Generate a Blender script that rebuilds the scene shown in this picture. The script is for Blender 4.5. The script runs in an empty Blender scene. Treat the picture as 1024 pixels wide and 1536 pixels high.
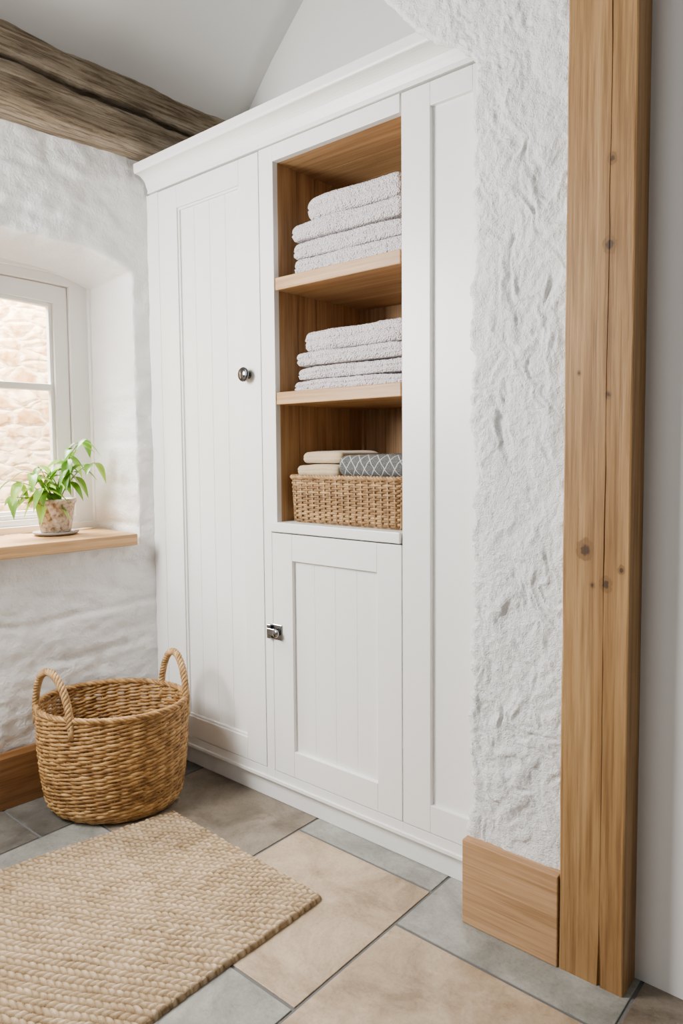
import bpy, bmesh, math, random
from mathutils import Vector, Matrix, noise
random.seed(7)
S = bpy.context.scene
COL = S.collection
PI = math.pi

# ------------------------------------------------------------------ camera
FPX, CY = 1069.0, 743.0
yaw, pitch, roll = math.radians(40.55), math.radians(3.59), 0.0083
C = Vector((2.367, -1.645, 1.2))
R0 = Vector((math.cos(yaw), math.sin(yaw), 0))
FH = Vector((-math.sin(yaw), math.cos(yaw), 0))
Fw = FH * math.cos(pitch) + Vector((0, 0, -math.sin(pitch)))
U0 = R0.cross(Fw)
Rr = R0 * math.cos(roll) - U0 * math.sin(roll)
Ur = U0 * math.cos(roll) + R0 * math.sin(roll)
cam_d = bpy.data.cameras.new('camera')
cam = bpy.data.objects.new('camera', cam_d)
COL.objects.link(cam)
M = Matrix.Identity(4)
for i in range(3):
    M[i][0] = Rr[i]; M[i][1] = Ur[i]; M[i][2] = -Fw[i]; M[i][3] = C[i]
cam.matrix_world = M
cam_d.sensor_fit = 'VERTICAL'
cam_d.sensor_height = 36.0
cam_d.lens = 36.0 * FPX / 1536.0
cam_d.shift_y = -(768 - CY) / 1536.0
cam_d.clip_start = 0.02
S.camera = cam

# measuring helpers: where a sight line of the photo meets a real plane of the room
def ray(u, v): return Rr * ((u - 512) / FPX) + Ur * ((CY - v) / FPX) + Fw
def onY(u, v, y=0.0):
    r = ray(u, v); return C + r * ((y - C.y) / r.y)
def onX(u, v, x=0.0):
    r = ray(u, v); return C + r * ((x - C.x) / r.x)
def onZ(u, v, z=0.0):
    r = ray(u, v); return C + r * ((z - C.z) / r.z)
TH = -math.radians(3.5)                      # the old left wall is not quite square to the cupboard
RW = Matrix.Rotation(TH, 3, 'Z'); RWi = RW.inverted()
def onW(u, v, lx=0.0):
    c = RWi @ C; r = RWi @ ray(u, v)
    return c + r * ((lx - c.x) / r.x)

# ------------------------------------------------------------------ mesh builder
class MB:
    def __init__(s): s.v = []; s.f = []; s.r = []; s.m = []; s.p = []; s.hasp = False
    def add(s, co, rnd=0.5, pat=None):
        s.v.append(tuple(co)); s.r.append(rnd); s.p.append(tuple(pat) if pat else (0, 0, 0))
        if pat: s.hasp = True
        return len(s.v) - 1
    def face(s, idx, m=0): s.f.append(tuple(idx)); s.m.append(m)
    def box(s, x0, x1, y0, y1, z0, z1, m=0):
        rn = random.random()
        b = [s.add(c, rn) for c in ((x0,y0,z0),(x1,y0,z0),(x1,y1,z0),(x0,y1,z0),(x0,y0,z1),(x1,y0,z1),(x1,y1,z1),(x0,y1,z1))]
        for q in ((0,3,2,1),(4,5,6,7),(0,1,5,4),(1,2,6,5),(2,3,7,6),(3,0,4,7)): s.face([b[i] for i in q], m)
    def grid(s, rows, m=0, closed=False, flip=False, rnd=0.5):
        ids = [[s.add(p, rnd) for p in row] for row in rows]
        n = len(rows[0])
        for i in range(len(rows) - 1):
            for j in range(n if closed else n - 1):
                k = (j + 1) % n
                q = (ids[i][j], ids[i][k], ids[i+1][k], ids[i+1][j])
                s.face(q[::-1] if flip else q, m)
        return ids
    def prism(s, prof, axis, a0, a1, m=0):           # prof: list of 2D points, extruded along axis
        def P(p, a):
            return {'x': (a, p[0], p[1]), 'y': (p[0], a, p[1]), 'z': (p[0], p[1], a)}[axis]
        A = [s.add(P(p, a0)) for p in prof]; B = [s.add(P(p, a1)) for p in prof]
        n = len(prof)
        for i in range(n):
            j = (i + 1) % n; s.face((A[i], A[j], B[j], B[i]), m)
        s.face(A[::-1], m); s.face(B, m)
    def tube(s, pts, rad, n=8, closed=False, rnd=None, m=0):
        pts = [Vector(p) for p in pts]; N = len(pts)
        rn = random.random() if rnd is None else rnd
        tang = []
        for i in range(N):
            a = pts[(i-1) % N] if (closed or i > 0) else pts[i]
            b = pts[(i+1) % N] if (closed or i < N-1) else pts[i]
            tang.append((b - a).normalized())
        ref = Vector((0, 0, 1)) if abs(tang[0].z) < 0.9 else Vector((1, 0, 0))
        nv = (ref - tang[0] * ref.dot(tang[0])).normalized()
        rings = []
        for i in range(N):
            nv = (nv - tang[i] * nv.dot(tang[i])).normalized()
            bv = tang[i].cross(nv)
            r = rad[i] if isinstance(rad, (list, tuple)) else rad
            rings.append([s.add(pts[i] + nv * (r * math.cos(2*PI*k/n)) + bv * (r * math.sin(2*PI*k/n)), rn) for k in range(n)])
        for i in range(N if closed else N - 1):
            A = rings[i]; B = rings[(i+1) % N]
            for k in range(n):
                s.face((A[k], A[(k+1) % n], B[(k+1) % n], B[k]), m)
        if not closed:
            s.face(rings[0][::-1], m); s.face(rings[-1], m)
    def strand(s, pts, outs, rr, rz, closed=True, n=8, rnd=None):   # flat woven strand, rr along outs, rz upward
        N = len(pts); rn = random.random() if rnd is None else rnd
        rings = []
        for i in range(N):
            o = outs[i]; q = rz[i] if isinstance(rz, list) else rz
            rings.append([s.add(pts[i] + o * (rr * math.cos(2*PI*k/n)) + Vector((0, 0, q * math.sin(2*PI*k/n))), rn) for k in range(n)])
        for i in range(N if closed else N - 1):
            A = rings[i]; B = rings[(i+1) % N]
            for k in range(n): s.face((A[k], A[(k+1) % n], B[(k+1) % n], B[k]))
    def rope(s, pts, R, r, strands=3, twist=40.0, closed=False, n=7):
        pts = [Vector(p) for p in pts]; N = len(pts)
        L = [0.0]
        for i in range(1, N): L.append(L[-1] + (pts[i] - pts[i-1]).length)
        tot = L[-1] + ((pts[0] - pts[-1]).length if closed else 0)
        if closed: twist = 2*PI*round(twist*tot/(2*PI))/tot
        for q in range(strands):
            out = []
            for i in range(N):
                a = pts[(i-1) % N] if (closed or i > 0) else pts[i]
                b = pts[(i+1) % N] if (closed or i < N-1) else pts[i]
                t = (b - a).normalized()
                ref = s.ref(pts[i]) if hasattr(s, 'ref') else Vector((0, 0, 1))
                nv = (ref - t * ref.dot(t)).normalized(); bv = t.cross(nv)
                an = twist * L[i] + 2*PI*q/strands
                out.append(pts[i] + nv * (R * math.cos(an)) + bv * (R * math.sin(an)))
            s.tube(out, r, n, closed)
    def lathe(s, prof, cx, cy, n=40, m=0):
        rows = [[(cx + r*math.cos(2*PI*k/n), cy + r*math.sin(2*PI*k/n), z) for k in range(n)] for r, z in prof]
        ids = s.grid(rows, m, closed=True)
        s.face(ids[0][::-1], m); s.face(ids[-1], m)

def build(mb, name, mats, parent=None, smooth=False, bevel=0, merge=False, local=False, seg=2, rotwall=False, recalc=True):
    me = bpy.data.meshes.new(name)
    me.from_pydata(mb.v, [], mb.f)
    if not isinstance(mats, (list, tuple)): mats = [mats]
    for m in mats: me.materials.append(m)
    for p, mi in zip(me.polygons, mb.m): p.material_index = mi
    at = me.attributes.new('rnd', 'FLOAT', 'POINT'); at.data.foreach_set('value', mb.r)
    if mb.hasp:
        at = me.attributes.new('pat', 'FLOAT_VECTOR', 'POINT')
        at.data.foreach_set('vector', [c for p in mb.p for c in p])
    if merge or recalc:
        bm = bmesh.new(); bm.from_mesh(me)
        if merge: bmesh.ops.remove_doubles(bm, verts=bm.verts, dist=0.0002)
        if recalc: bmesh.ops.recalc_face_normals(bm, faces=bm.faces)
        bm.to_mesh(me); bm.free()
    if smooth: me.polygons.foreach_set('use_smooth', [True] * len(me.polygons))
    me.update()
    o = bpy.data.objects.new(name, me); COL.objects.link(o)
    if parent:
        o.parent = parent
        if not local and parent.type == 'EMPTY': o.matrix_parent_inverse = Matrix.Translation(-Vector(parent.location))
    if rotwall: o.rotation_euler = (0, 0, TH)
    if bevel:
        b = o.modifiers.new('bevel', 'BEVEL'); b.width = bevel; b.segments = seg; b.limit_method = 'ANGLE'; b.angle_limit = math.radians(40)
    return o
def tag(o, label, cat=None, group=None, kind=None):
    o['label'] = label
    if cat: o['category'] = cat
    if group: o['group'] = group
    if kind: o['kind'] = kind
    return o
def empty(name, loc, label, cat, group=None):
    o = bpy.data.objects.new(name, None); COL.objects.link(o); o.location = loc; o.empty_display_size = 0.1
    return tag(o, label, cat, group)
def struct(o, label, cat): return tag(o, label, cat, None, 'structure')
def fr(x, y=0.0, z=0.0, oct=4): return noise.fractal(Vector((x, y, z)), 0.9, 2.0, oct)

# ------------------------------------------------------------------ materials
def base(name, col=(0.8, 0.8, 0.8), rough=0.5, metal=0.0, spec=0.5):
    m = bpy.data.materials.new(name); m.use_nodes = True
    b = m.node_tree.nodes['Principled BSDF']
    b.inputs['Base Color'].default_value = (*col, 1); b.inputs['Roughness'].default_value = rough
    b.inputs['Metallic'].default_value = metal; b.inputs['Specular IOR Level'].default_value = spec
    return m, m.node_tree, b
def nd(nt, t): return nt.nodes.new(t)
def coords(nt, scale=(1, 1, 1), kind='Object'):
    tc = nd(nt, 'ShaderNodeTexCoord'); mp = nd(nt, 'ShaderNodeMapping'); mp.inputs['Scale'].default_value = scale
    nt.links.new(tc.outputs[kind], mp.inputs['Vector']); return mp.outputs['Vector']
def nz(nt, vec, scale, detail=5, dist=0.0, rough=0.55):
    n = nd(nt, 'ShaderNodeTexNoise'); n.inputs['Scale'].default_value = scale; n.inputs['Detail'].default_value = detail
    n.inputs['Distortion'].default_value = dist; n.inputs['Roughness'].default_value = rough
    nt.links.new(vec, n.inputs['Vector']); return n.outputs['Fac']
def ramp(nt, fac, stops):
    r = nd(nt, 'ShaderNodeValToRGB'); e = r.color_ramp.elements
    while len(e) < len(stops): e.new(0.5)
    for el, (p, c) in zip(e, stops): el.position = p; el.color = (*c, 1)
    nt.links.new(fac, r.inputs['Fac']); return r.outputs['Color']
def mixc(nt, fac, a, b, mode='MIX'):
    n = nd(nt, 'ShaderNodeMix'); n.data_type = 'RGBA'; n.blend_type = mode
    for sock, v in ((n.inputs[0], fac), (n.inputs[6], a), (n.inputs[7], b)):
        if isinstance(v, (int, float)): sock.default_value = v
        elif isinstance(v, tuple): sock.default_value = (*v, 1)
        else: nt.links.new(v, sock)
    return n.outputs[2]
def math_(nt, op, a, b=None):
    n = nd(nt, 'ShaderNodeMath'); n.operation = op
    for i, v in enumerate((a, b)):
        if v is None: continue
        if isinstance(v, (int, float)): n.inputs[i].default_value = v
        else: nt.links.new(v, n.inputs[i])
    return n.outputs[0]
def bump(nt, b, h, strength, dist=0.01):
    n = nd(nt, 'ShaderNodeBump'); n.inputs['Strength'].default_value = strength; n.inputs['Distance'].default_value = dist
    nt.links.new(h, n.inputs['Height']); nt.links.new(n.outputs['Normal'], b.inputs['Normal'])
def attr(nt, name, out='Fac'):
    a = nd(nt, 'ShaderNodeAttribute'); a.attribute_name = name; return a.outputs[out]
def dk(c, k): return tuple(x*k for x in c)

def paint(name, col, rough=0.4, bs=60, bst=0.05):
    m, nt, b = base(name, col, rough)
    v = coords(nt); n1 = nz(nt, v, 2.0, 3)
    c = ramp(nt, n1, [(0.3, dk(col, 0.97)), (0.7, col)])
    nt.links.new(c, b.inputs['Base Color'])
    bump(nt, b, nz(nt, v, bs, 4), bst, 0.004); return m
def plaster(name, col, bs=45, bst=0.35, mott=0.93):
    m, nt, b = base(name, col, 0.85, spec=0.25)
    v = coords(nt); n1 = nz(nt, v, 5.0, 6)
    c = ramp(nt, n1, [(0.3, dk(col, mott)), (0.65, col)])
    nt.links.new(c, b.inputs['Base Color'])
    h = math_(nt, 'ADD', nz(nt, v, bs, 8, 0.3, 0.65), math_(nt, 'MULTIPLY', nz(nt, v, bs*4, 4), 0.35))
    bump(nt, b, h, bst, 0.012); return m
def wood(name, dark, mid, light, axis='z', rough=0.45, grain=1.0, bst=0.15, knots=(), spec=0.35, gf=0.6):
    m, nt, b = base(name, mid, rough, spec=spec)
    def sc(a, l): return {'x': (l, a, a), 'y': (a, l, a), 'z': (a, a, l)}[axis]
    v = coords(nt, sc(14*grain, 1.1*grain)); v2 = coords(nt, sc(130*grain, 4.0*grain)); v3 = coords(nt)
    big = nz(nt, v, 1.0, 7, 1.0, 0.6)
    c = ramp(nt, big, [(0.28, dark), (0.5, mid), (0.72, light)])
    fine = nz(nt, v2, 1.0, 4, 0.1)
    c = mixc(nt, gf, c, ramp(nt, fine, [(0.34, (0.56, 0.50, 0.44)), (0.56, (1, 1, 1))]), 'MULTIPLY')
    mid_g = nz(nt, coords(nt, sc(48*grain, 1.3*grain)), 1.0, 4, 0.3)
    c = mixc(nt, gf*0.55, c, ramp(nt, mid_g, [(0.40, (0.68, 0.60, 0.52)), (0.50, (1, 1, 1))]), 'MULTIPLY')
    c = mixc(nt, 0.35, c, ramp(nt, nz(nt, v3, 2.5, 3), [(0.3, (0.80, 0.75, 0.70)), (0.7, (1.0, 1.0, 1.0))]), 'MULTIPLY')
    for (kx, ky, kz, kr) in knots:
        tc = nd(nt, 'ShaderNodeTexCoord'); mp = nd(nt, 'ShaderNodeMapping')
        mp.inputs['Location'].default_value = (-kx, -ky*0.3, -kz*0.75); mp.inputs['Scale'].default_value = (1, 0.3, 0.75)
        nt.links.new(tc.outputs['Object'], mp.inputs['Vector'])
        ln = nd(nt, 'ShaderNodeVectorMath'); ln.operation = 'LENGTH'; nt.links.new(mp.outputs['Vector'], ln.inputs[0])
        d = math_(nt, 'ADD', ln.outputs['Value'], math_(nt, 'MULTIPLY', math_(nt, 'SUBTRACT', nz(nt, v3, 90, 4), 0.5), kr*0.9))
        soft = nd(nt, 'ShaderNodeMapRange'); soft.inputs['From Min'].default_value = kr*2.2; soft.inputs['From Max'].default_value = kr*0.9
        nt.links.new(d, soft.inputs['Value'])
        halo = nd(nt, 'ShaderNodeMapRange'); halo.inputs['From Min'].default_value = kr*1.08; halo.inputs['From Max'].default_value = kr*0.92
        nt.links.new(d, halo.inputs['Value'])
        core = nd(nt, 'ShaderNodeMapRange'); core.inputs['From Min'].default_value = kr*0.6; core.inputs['From Max'].default_value = kr*0.35
        nt.links.new(d, core.inputs['Value'])
        c = mixc(nt, math_(nt, 'MULTIPLY', soft.outputs['Result'], 0.25), c, dk(dark, 0.9))
        c = mixc(nt, math_(nt, 'MULTIPLY', halo.outputs['Result'], 0.8), c, dk(dark, 0.7))
        c = mixc(nt, math_(nt, 'MULTIPLY', core.outputs['Result'], 0.85), c, (0.04, 0.02, 0.011))
    nt.links.new(c, b.inputs['Base Color'])
    bump(nt, b, fine, bst, 0.003); return m
def wicker(name, dark, mid, light, rough=0.5, rw=0.3):
    m, nt, b = base(name, mid, rough, spec=0.35)
    v = coords(nt); r = attr(nt, 'rnd')
    f = math_(nt, 'ADD', math_(nt, 'MULTIPLY', r, rw), math_(nt, 'MULTIPLY', nz(nt, v, 34, 4), 1.0 - rw))
    c = ramp(nt, f, [(0.3, dark), (0.5, mid), (0.7, light)])
    nt.links.new(c, b.inputs['Base Color'])
    bump(nt, b, nz(nt, coords(nt, (90, 90, 260)), 1.0, 3), 0.3, 0.003); return m
def cloth(name, col, rough=0.95, bs=330, bst=0.6, dkf=0.75):
    m, nt, b = base(name, col, rough, spec=0.1)
    b.inputs['Sheen Weight'].default_value = 0.25
    v = coords(nt)
    vo = nd(nt, 'ShaderNodeTexVoronoi'); vo.inputs['Scale'].default_value = bs; nt.links.new(v, vo.inputs['Vector'])
    c = ramp(nt, vo.outputs['Distance'], [(0.1, col), (0.8, dk(col, dkf))])
    c = mixc(nt, 0.35, c, ramp(nt, nz(nt, v, 9, 4), [(0.3, (0.84, 0.82, 0.82)), (0.7, (1, 1, 1))]), 'MULTIPLY')
    nt.links.new(c, b.inputs['Base Color'])
    inv = math_(nt, 'SUBTRACT', 1.0, vo.outputs['Distance'])
    bump(nt, b, inv, bst, 0.005); return m
def stone(name, c0, c1, c2, rough=0.42):
    m, nt, b = base(name, c1, rough, spec=0.5)
    v = coords(nt)
    f = nz(nt, v, 6.0, 12, 0.5, 0.72)
    c = ramp(nt, f, [(0.36, c0), (0.5, c1), (0.62, c2)])
    c = mixc(nt, 0.4, c, ramp(nt, nz(nt, v, 110, 8, 0.2, 0.7), [(0.36, (0.6, 0.57, 0.53)), (0.52, (1, 1, 1))]), 'MULTIPLY')
    c = mixc(nt, 0.5, c, ramp(nt, nz(nt, v, 26, 6, 1.5, 0.6), [(0.30, (0.6, 0.56, 0.5)), (0.40, (1, 1, 1))]), 'MULTIPLY')
    nt.links.new(c, b.inputs['Base Color'])
    nt.links.new(math_(nt, 'ADD', math_(nt, 'MULTIPLY', nz(nt, v, 14, 4), 0.3), rough - 0.2), b.inputs['Roughness'])
    bump(nt, b, nz(nt, v, 30, 10, 0.0, 0.65), 0.28, 0.008); return m

M_paint = paint('cupboard_paint', (0.82, 0.808, 0.78), 0.34)
M_ceil = paint('ceiling_paint', (0.86, 0.85, 0.825), 0.8, 30, 0.08)
M_rwall = paint('smooth_wall_paint', (0.80, 0.78, 0.755), 0.75, 40, 0.08)
M_lwall = plaster('limewash_plaster', (0.82, 0.81, 0.795), 30, 0.5)
M_nib = plaster('rough_white_plaster', (0.91, 0.905, 0.895), 75, 0.85, 0.98)
M_frame = paint('window_paint', (0.82, 0.805, 0.78), 0.35)
M_shelf = wood('oak_shelf', (0.34, 0.18, 0.072), (0.49, 0.29, 0.127), (0.60, 0.38, 0.185), 'x', 0.42)
M_ntop = wood('oak_top_board', (0.36, 0.20, 0.087), (0.50, 0.30, 0.138), (0.60, 0.38, 0.19), 'x', 0.5)
M_niche = wood('oak_lining', (0.32, 0.172, 0.073), (0.46, 0.272, 0.125), (0.56, 0.35, 0.172), 'z', 0.5)
M_sill = wood('oak_sill', (0.37, 0.195, 0.077), (0.51, 0.297, 0.125), (0.61, 0.38, 0.177), 'y', 0.4)
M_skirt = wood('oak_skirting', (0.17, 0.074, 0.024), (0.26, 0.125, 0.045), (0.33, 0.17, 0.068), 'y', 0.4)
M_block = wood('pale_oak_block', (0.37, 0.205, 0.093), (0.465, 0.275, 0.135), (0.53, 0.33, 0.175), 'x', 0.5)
M_wick = wicker('wicker_golden', (0.155, 0.07, 0.018), (0.345, 0.183, 0.058), (0.52, 0.31, 0.115), rw=0.22)
M_wick2 = wicker('wicker_brown', (0.13, 0.066, 0.023), (0.285, 0.16, 0.065), (0.44, 0.275, 0.125))
M_rope = wicker('wrapped_cane', (0.22, 0.115, 0.038), (0.38, 0.22, 0.085), (0.53, 0.34, 0.155), 0.6)
M_towel = cloth('towel_white', (0.85, 0.795, 0.815), bs=200, bst=1.0, dkf=0.6)
M_beige = cloth('cotton_beige', (0.62, 0.48, 0.30), bs=500, bst=0.25)
M_chrome, _, _ = base('dark_chrome', (0.10, 0.10, 0.105), 0.10, 1.0)
M_latch, _, _ = base('bright_chrome', (0.30, 0.30, 0.31), 0.14, 1.0)
M_soil, _, _ = base('soil', (0.05, 0.035, 0.025), 0.95)
M_saucer, _, _ = base('saucer_clay', (0.25, 0.22, 0.20), 0.6)
M_grout, _, _ = base('grout', (0.10, 0.098, 0.095), 0.9)
T_beige = stone('beige_flagstone', (0.22, 0.152, 0.09), (0.345, 0.255, 0.163), (0.43, 0.33, 0.225))
T_grey = stone('grey_flagstone', (0.15, 0.148, 0.131), (0.23, 0.226, 0.202), (0.31, 0.303, 0.273))
T_brown = stone('brown_flagstone', (0.095, 0.074, 0.052), (0.16, 0.129, 0.095), (0.215, 0.178, 0.136))
T_slate = stone('dark_slate', (0.06, 0.055, 0.046), (0.10, 0.092, 0.078), (0.145, 0.134, 0.115))

# weathered beam
M_beam, nt, b = base('weathered_oak', (0.2, 0.16, 0.12), 0.9, spec=0.12)
v = coords(nt, (26, 1.6, 26)); f1 = nz(nt, v, 1.0, 10, 0.8, 0.7)
c = ramp(nt, f1, [(0.26, (0.10, 0.072, 0.046)), (0.45, (0.34, 0.265, 0.183)), (0.68, (0.56, 0.465, 0.355))])
c = mixc(nt, 0.8, c, ramp(nt, nz(nt, coords(nt, (130, 5, 130)), 1.0, 6, 0.0, 0.65), [(0.39, (0.38, 0.345, 0.305)), (0.52, (1.0, 1.0, 1.0))]), 'MULTIPLY')
c = mixc(nt, 0.5, c, ramp(nt, nz(nt, coords(nt), 9, 6), [(0.3, (0.62, 0.57, 0.51)), (0.65, (1.0, 1.0, 1.0))]), 'MULTIPLY')
nt.links.new(c, b.inputs['Base Color'])
bump(nt, b, math_(nt, 'ADD', nz(nt, coords(nt, (60, 3, 60)), 1.0, 8, 0.0, 0.7), math_(nt, 'MULTIPLY', nz(nt, coords(nt, (130, 5, 130)), 1.0, 6), 0.6)), 1.0, 0.025)

# patterned grey cloth
M_grey, nt, b = base('grey_lattice_cloth', (0.12, 0.125, 0.13), 0.95, spec=0.05)
sx = nd(nt, 'ShaderNodeSeparateXYZ'); nt.links.new(attr(nt, 'pat', 'Vector'), sx.inputs[0])
lines = None
for op in ('ADD', 'SUBTRACT'):
    q = math_(nt, op, sx.outputs[0], sx.outputs[1])
    q = math_(nt, 'FRACT', math_(nt, 'MULTIPLY', q, 27.0))
    q = math_(nt, 'ABSOLUTE', math_(nt, 'SUBTRACT', q, 0.5))
    q = math_(nt, 'GREATER_THAN', q, 0.455)
    lines = q if lines is None else math_(nt, 'MAXIMUM', lines, q)
c = mixc(nt, lines, ramp(nt, nz(nt, coords(nt), 350, 2), [(0.3, (0.055, 0.056, 0.055)), (0.7, (0.15, 0.15, 0.147))]), (0.40, 0.395, 0.375))
nt.links.new(c, b.inputs['Base Color']); bump(nt, b, nz(nt, coords(nt), 400, 2), 0.4, 0.002)

# jute
M_jute, nt, b = base('jute', (0.5, 0.4, 0.28), 0.95, spec=0.1)
f = math_(nt, 'ADD', math_(nt, 'MULTIPLY', attr(nt, 'rnd'), 0.85), math_(nt, 'MULTIPLY', nz(nt, coords(nt), 90, 6), 0.35))  # rnd here follows pile height: shade in the gaps put into the colour
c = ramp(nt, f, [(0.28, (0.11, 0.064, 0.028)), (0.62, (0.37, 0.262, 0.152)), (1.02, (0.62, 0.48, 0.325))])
c = mixc(nt, 0.4, c, ramp(nt, nz(nt, coords(nt), 6, 4), [(0.35, (0.86, 0.83, 0.8)), (0.65, (1, 1, 1))]), 'MULTIPLY')
nt.links.new(c, b.inputs['Base Color']); bump(nt, b, nz(nt, coords(nt), 420, 4), 0.9, 0.003)

# speckled pot, leaves
M_pot, nt, b = base('speckled_pot', (0.5, 0.42, 0.34), 0.7)
c = ramp(nt, nz(nt, coords(nt), 70, 6, 0.4), [(0.36, (0.17, 0.105, 0.06)), (0.47, (0.38, 0.29, 0.21)), (0.62, (0.52, 0.44, 0.35))])
nt.links.new(c, b.inputs['Base Color']); bump(nt, b, nz(nt, coords(nt), 80, 4), 0.4, 0.004)
M_leaf, nt, b = base('leaf_green', (0.16, 0.34, 0.04), 0.4)
c = ramp(nt, attr(nt, 'rnd'), [(0.0, (0.065, 0.19, 0.01)), (0.6, (0.16, 0.35, 0.02)), (1.0, (0.31, 0.52, 0.06))])
nt.links.new(c, b.inputs['Base Color'])
tr = nd(nt, 'ShaderNodeBsdfTranslucent'); nt.links.new(c, tr.inputs['Color'])
ms = nd(nt, 'ShaderNodeMixShader'); ms.inputs[0].default_value = 0.3
nt.links.new(b.outputs[0], ms.inputs[1]); nt.links.new(tr.outputs[0], ms.inputs[2])
nt.links.new(ms.outputs[0], nt.nodes['Material Output'].inputs['Surface'])
M_stem, _, _ = base('stem_green', (0.17, 0.28, 0.05), 0.5)

# glass pane
M_glass = bpy.data.materials.new('window_glass'); M_glass.use_nodes = True; nt = M_glass.node_tree
nt.nodes.remove(nt.nodes['Principled BSDF'])
t = nd(nt, 'ShaderNodeBsdfTransparent'); g = nd(nt, 'ShaderNodeBsdfGlossy'); g.inputs['Roughness'].default_value = 0.02
ms = nd(nt, 'ShaderNodeMixShader'); ms.inputs[0].default_value = 0.05
nt.links.new(t.outputs[0], ms.inputs[1]); nt.links.new(g.outputs[0], ms.inputs[2]); nt.links.new(ms.outputs[0], nt.nodes['Material Output'].inputs['Surface'])

# outside stone
M_out, nt, b = base('outdoor_stone', (0.6, 0.5, 0.38), 0.9, spec=0.1)
tc = nd(nt, 'ShaderNodeTexCoord')
sp_ = nd(nt, 'ShaderNodeSeparateXYZ'); nt.links.new(tc.outputs['Object'], sp_.inputs[0])
cb = nd(nt, 'ShaderNodeCombineXYZ'); nt.links.new(sp_.outputs[1], cb.inputs[0]); nt.links.new(math_(nt, 'MULTIPLY', sp_.outputs[2], 2.1), cb.inputs[1])
dn = nd(nt, 'ShaderNodeTexNoise'); dn.inputs['Scale'].default_value = 7; nt.links.new(cb.outputs[0], dn.inputs['Vector'])
va = nd(nt, 'ShaderNodeVectorMath'); va.operation = 'MULTIPLY_ADD'; nt.links.new(dn.outputs['Color'], va.inputs[0]); va.inputs[1].default_value = (0.12, 0.12, 0); nt.links.new(cb.outputs[0], va.inputs[2])
vo = nd(nt, 'ShaderNodeTexVoronoi'); vo.feature = 'DISTANCE_TO_EDGE'; vo.inputs['Scale'].default_value = 6.5; nt.links.new(va.outputs[0], vo.inputs['Vector'])
v2 = nd(nt, 'ShaderNodeTexVoronoi'); v2.inputs['Scale'].default_value = 6.5; nt.links.new(va.outputs[0], v2.inputs['Vector'])
s2 = nd(nt, 'ShaderNodeSeparateXYZ'); nt.links.new(v2.outputs['Color'], s2.inputs[0])
cell = ramp(nt, s2.outputs[0], [(0.0, (0.44, 0.25, 0.11)), (0.5, (0.62, 0.42, 0.23)), (1.0, (0.72, 0.55, 0.35))])
edge = ramp(nt, vo.outputs['Distance'], [(0.0, (0, 0, 0)), (0.22, (1, 1, 1))])
c = mixc(nt, edge, (0.74, 0.60, 0.42), cell)
c = mixc(nt, 0.85, c, ramp(nt, nz(nt, tc.outputs['Object'], 16, 7, 0.4), [(0.35, (0.48, 0.36, 0.25)), (0.62, (1, 1, 1))]), 'MULTIPLY')
nt.links.new(c, b.inputs['Base Color']); bump(nt, b, edge, 0.35, 0.02)

# ------------------------------------------------------------------ measured dimensions
def avg(*a): return sum(a) / len(a)
x_dl, x_dr = onY(244, 600).x, onY(392, 600).x
x_pl, x_pr = onY(271, 600).x, onY(363, 600).x
x_nl, x_nr = onY(413, 600).x, onY(600, 600).x
x_ll, x_lr = onY(411, 1000).x, onY(602.5, 1000).x
x_lpl, x_lpr = onY(440, 1000).x, onY(566, 1000).x
x_rp = onY(645, 600).x
z_top = avg(onY(240, 292).z, onY(393, 228).z, onY(600, 131).z, onY(700, 87).z)
z_nt = avg(onY(413, 243).z, onY(598, 165).z)
z_s1 = avg(onY(600, 375).z, onY(417, 413).z)
z_s2 = avg(onY(600, 573).z, onY(416, 588).z)
z_lg = avg(onY(602, 796).z, onY(410, 785).z)
z_db = avg(onY(603, 1230).z, onY(398, 1150).z)
z_ct = avg(onY(207, 245, -0.065).z, onY(635, 40, -0.065).z)
z_lp0, z_lp1 = onY(500, 1150).z, onY(500, 850).z
z_rp0, z_rp1 = onY(645, 1208).z, onY(645, 158).z
z_pp0, z_pp1 = onY(370, 1105).z, onY(270, 310).z
XP0, XP1 = onZ(839, 1455).x - 0.007, onZ(937, 1497).x - 0.004
YP = avg(onZ(839, 1455).y, onZ(937, 1497).y)
YB = avg(onZ(703, 1388).y, onZ(835, 1452).y)
y_nib = YB + 0.026
x_nb = onY(703, 600, y_nib).x
XE = x_nb - 0.006                       # right end of the cupboard
DEP = 0.47
ZC = 3.75                               # ridge height of the room

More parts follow.
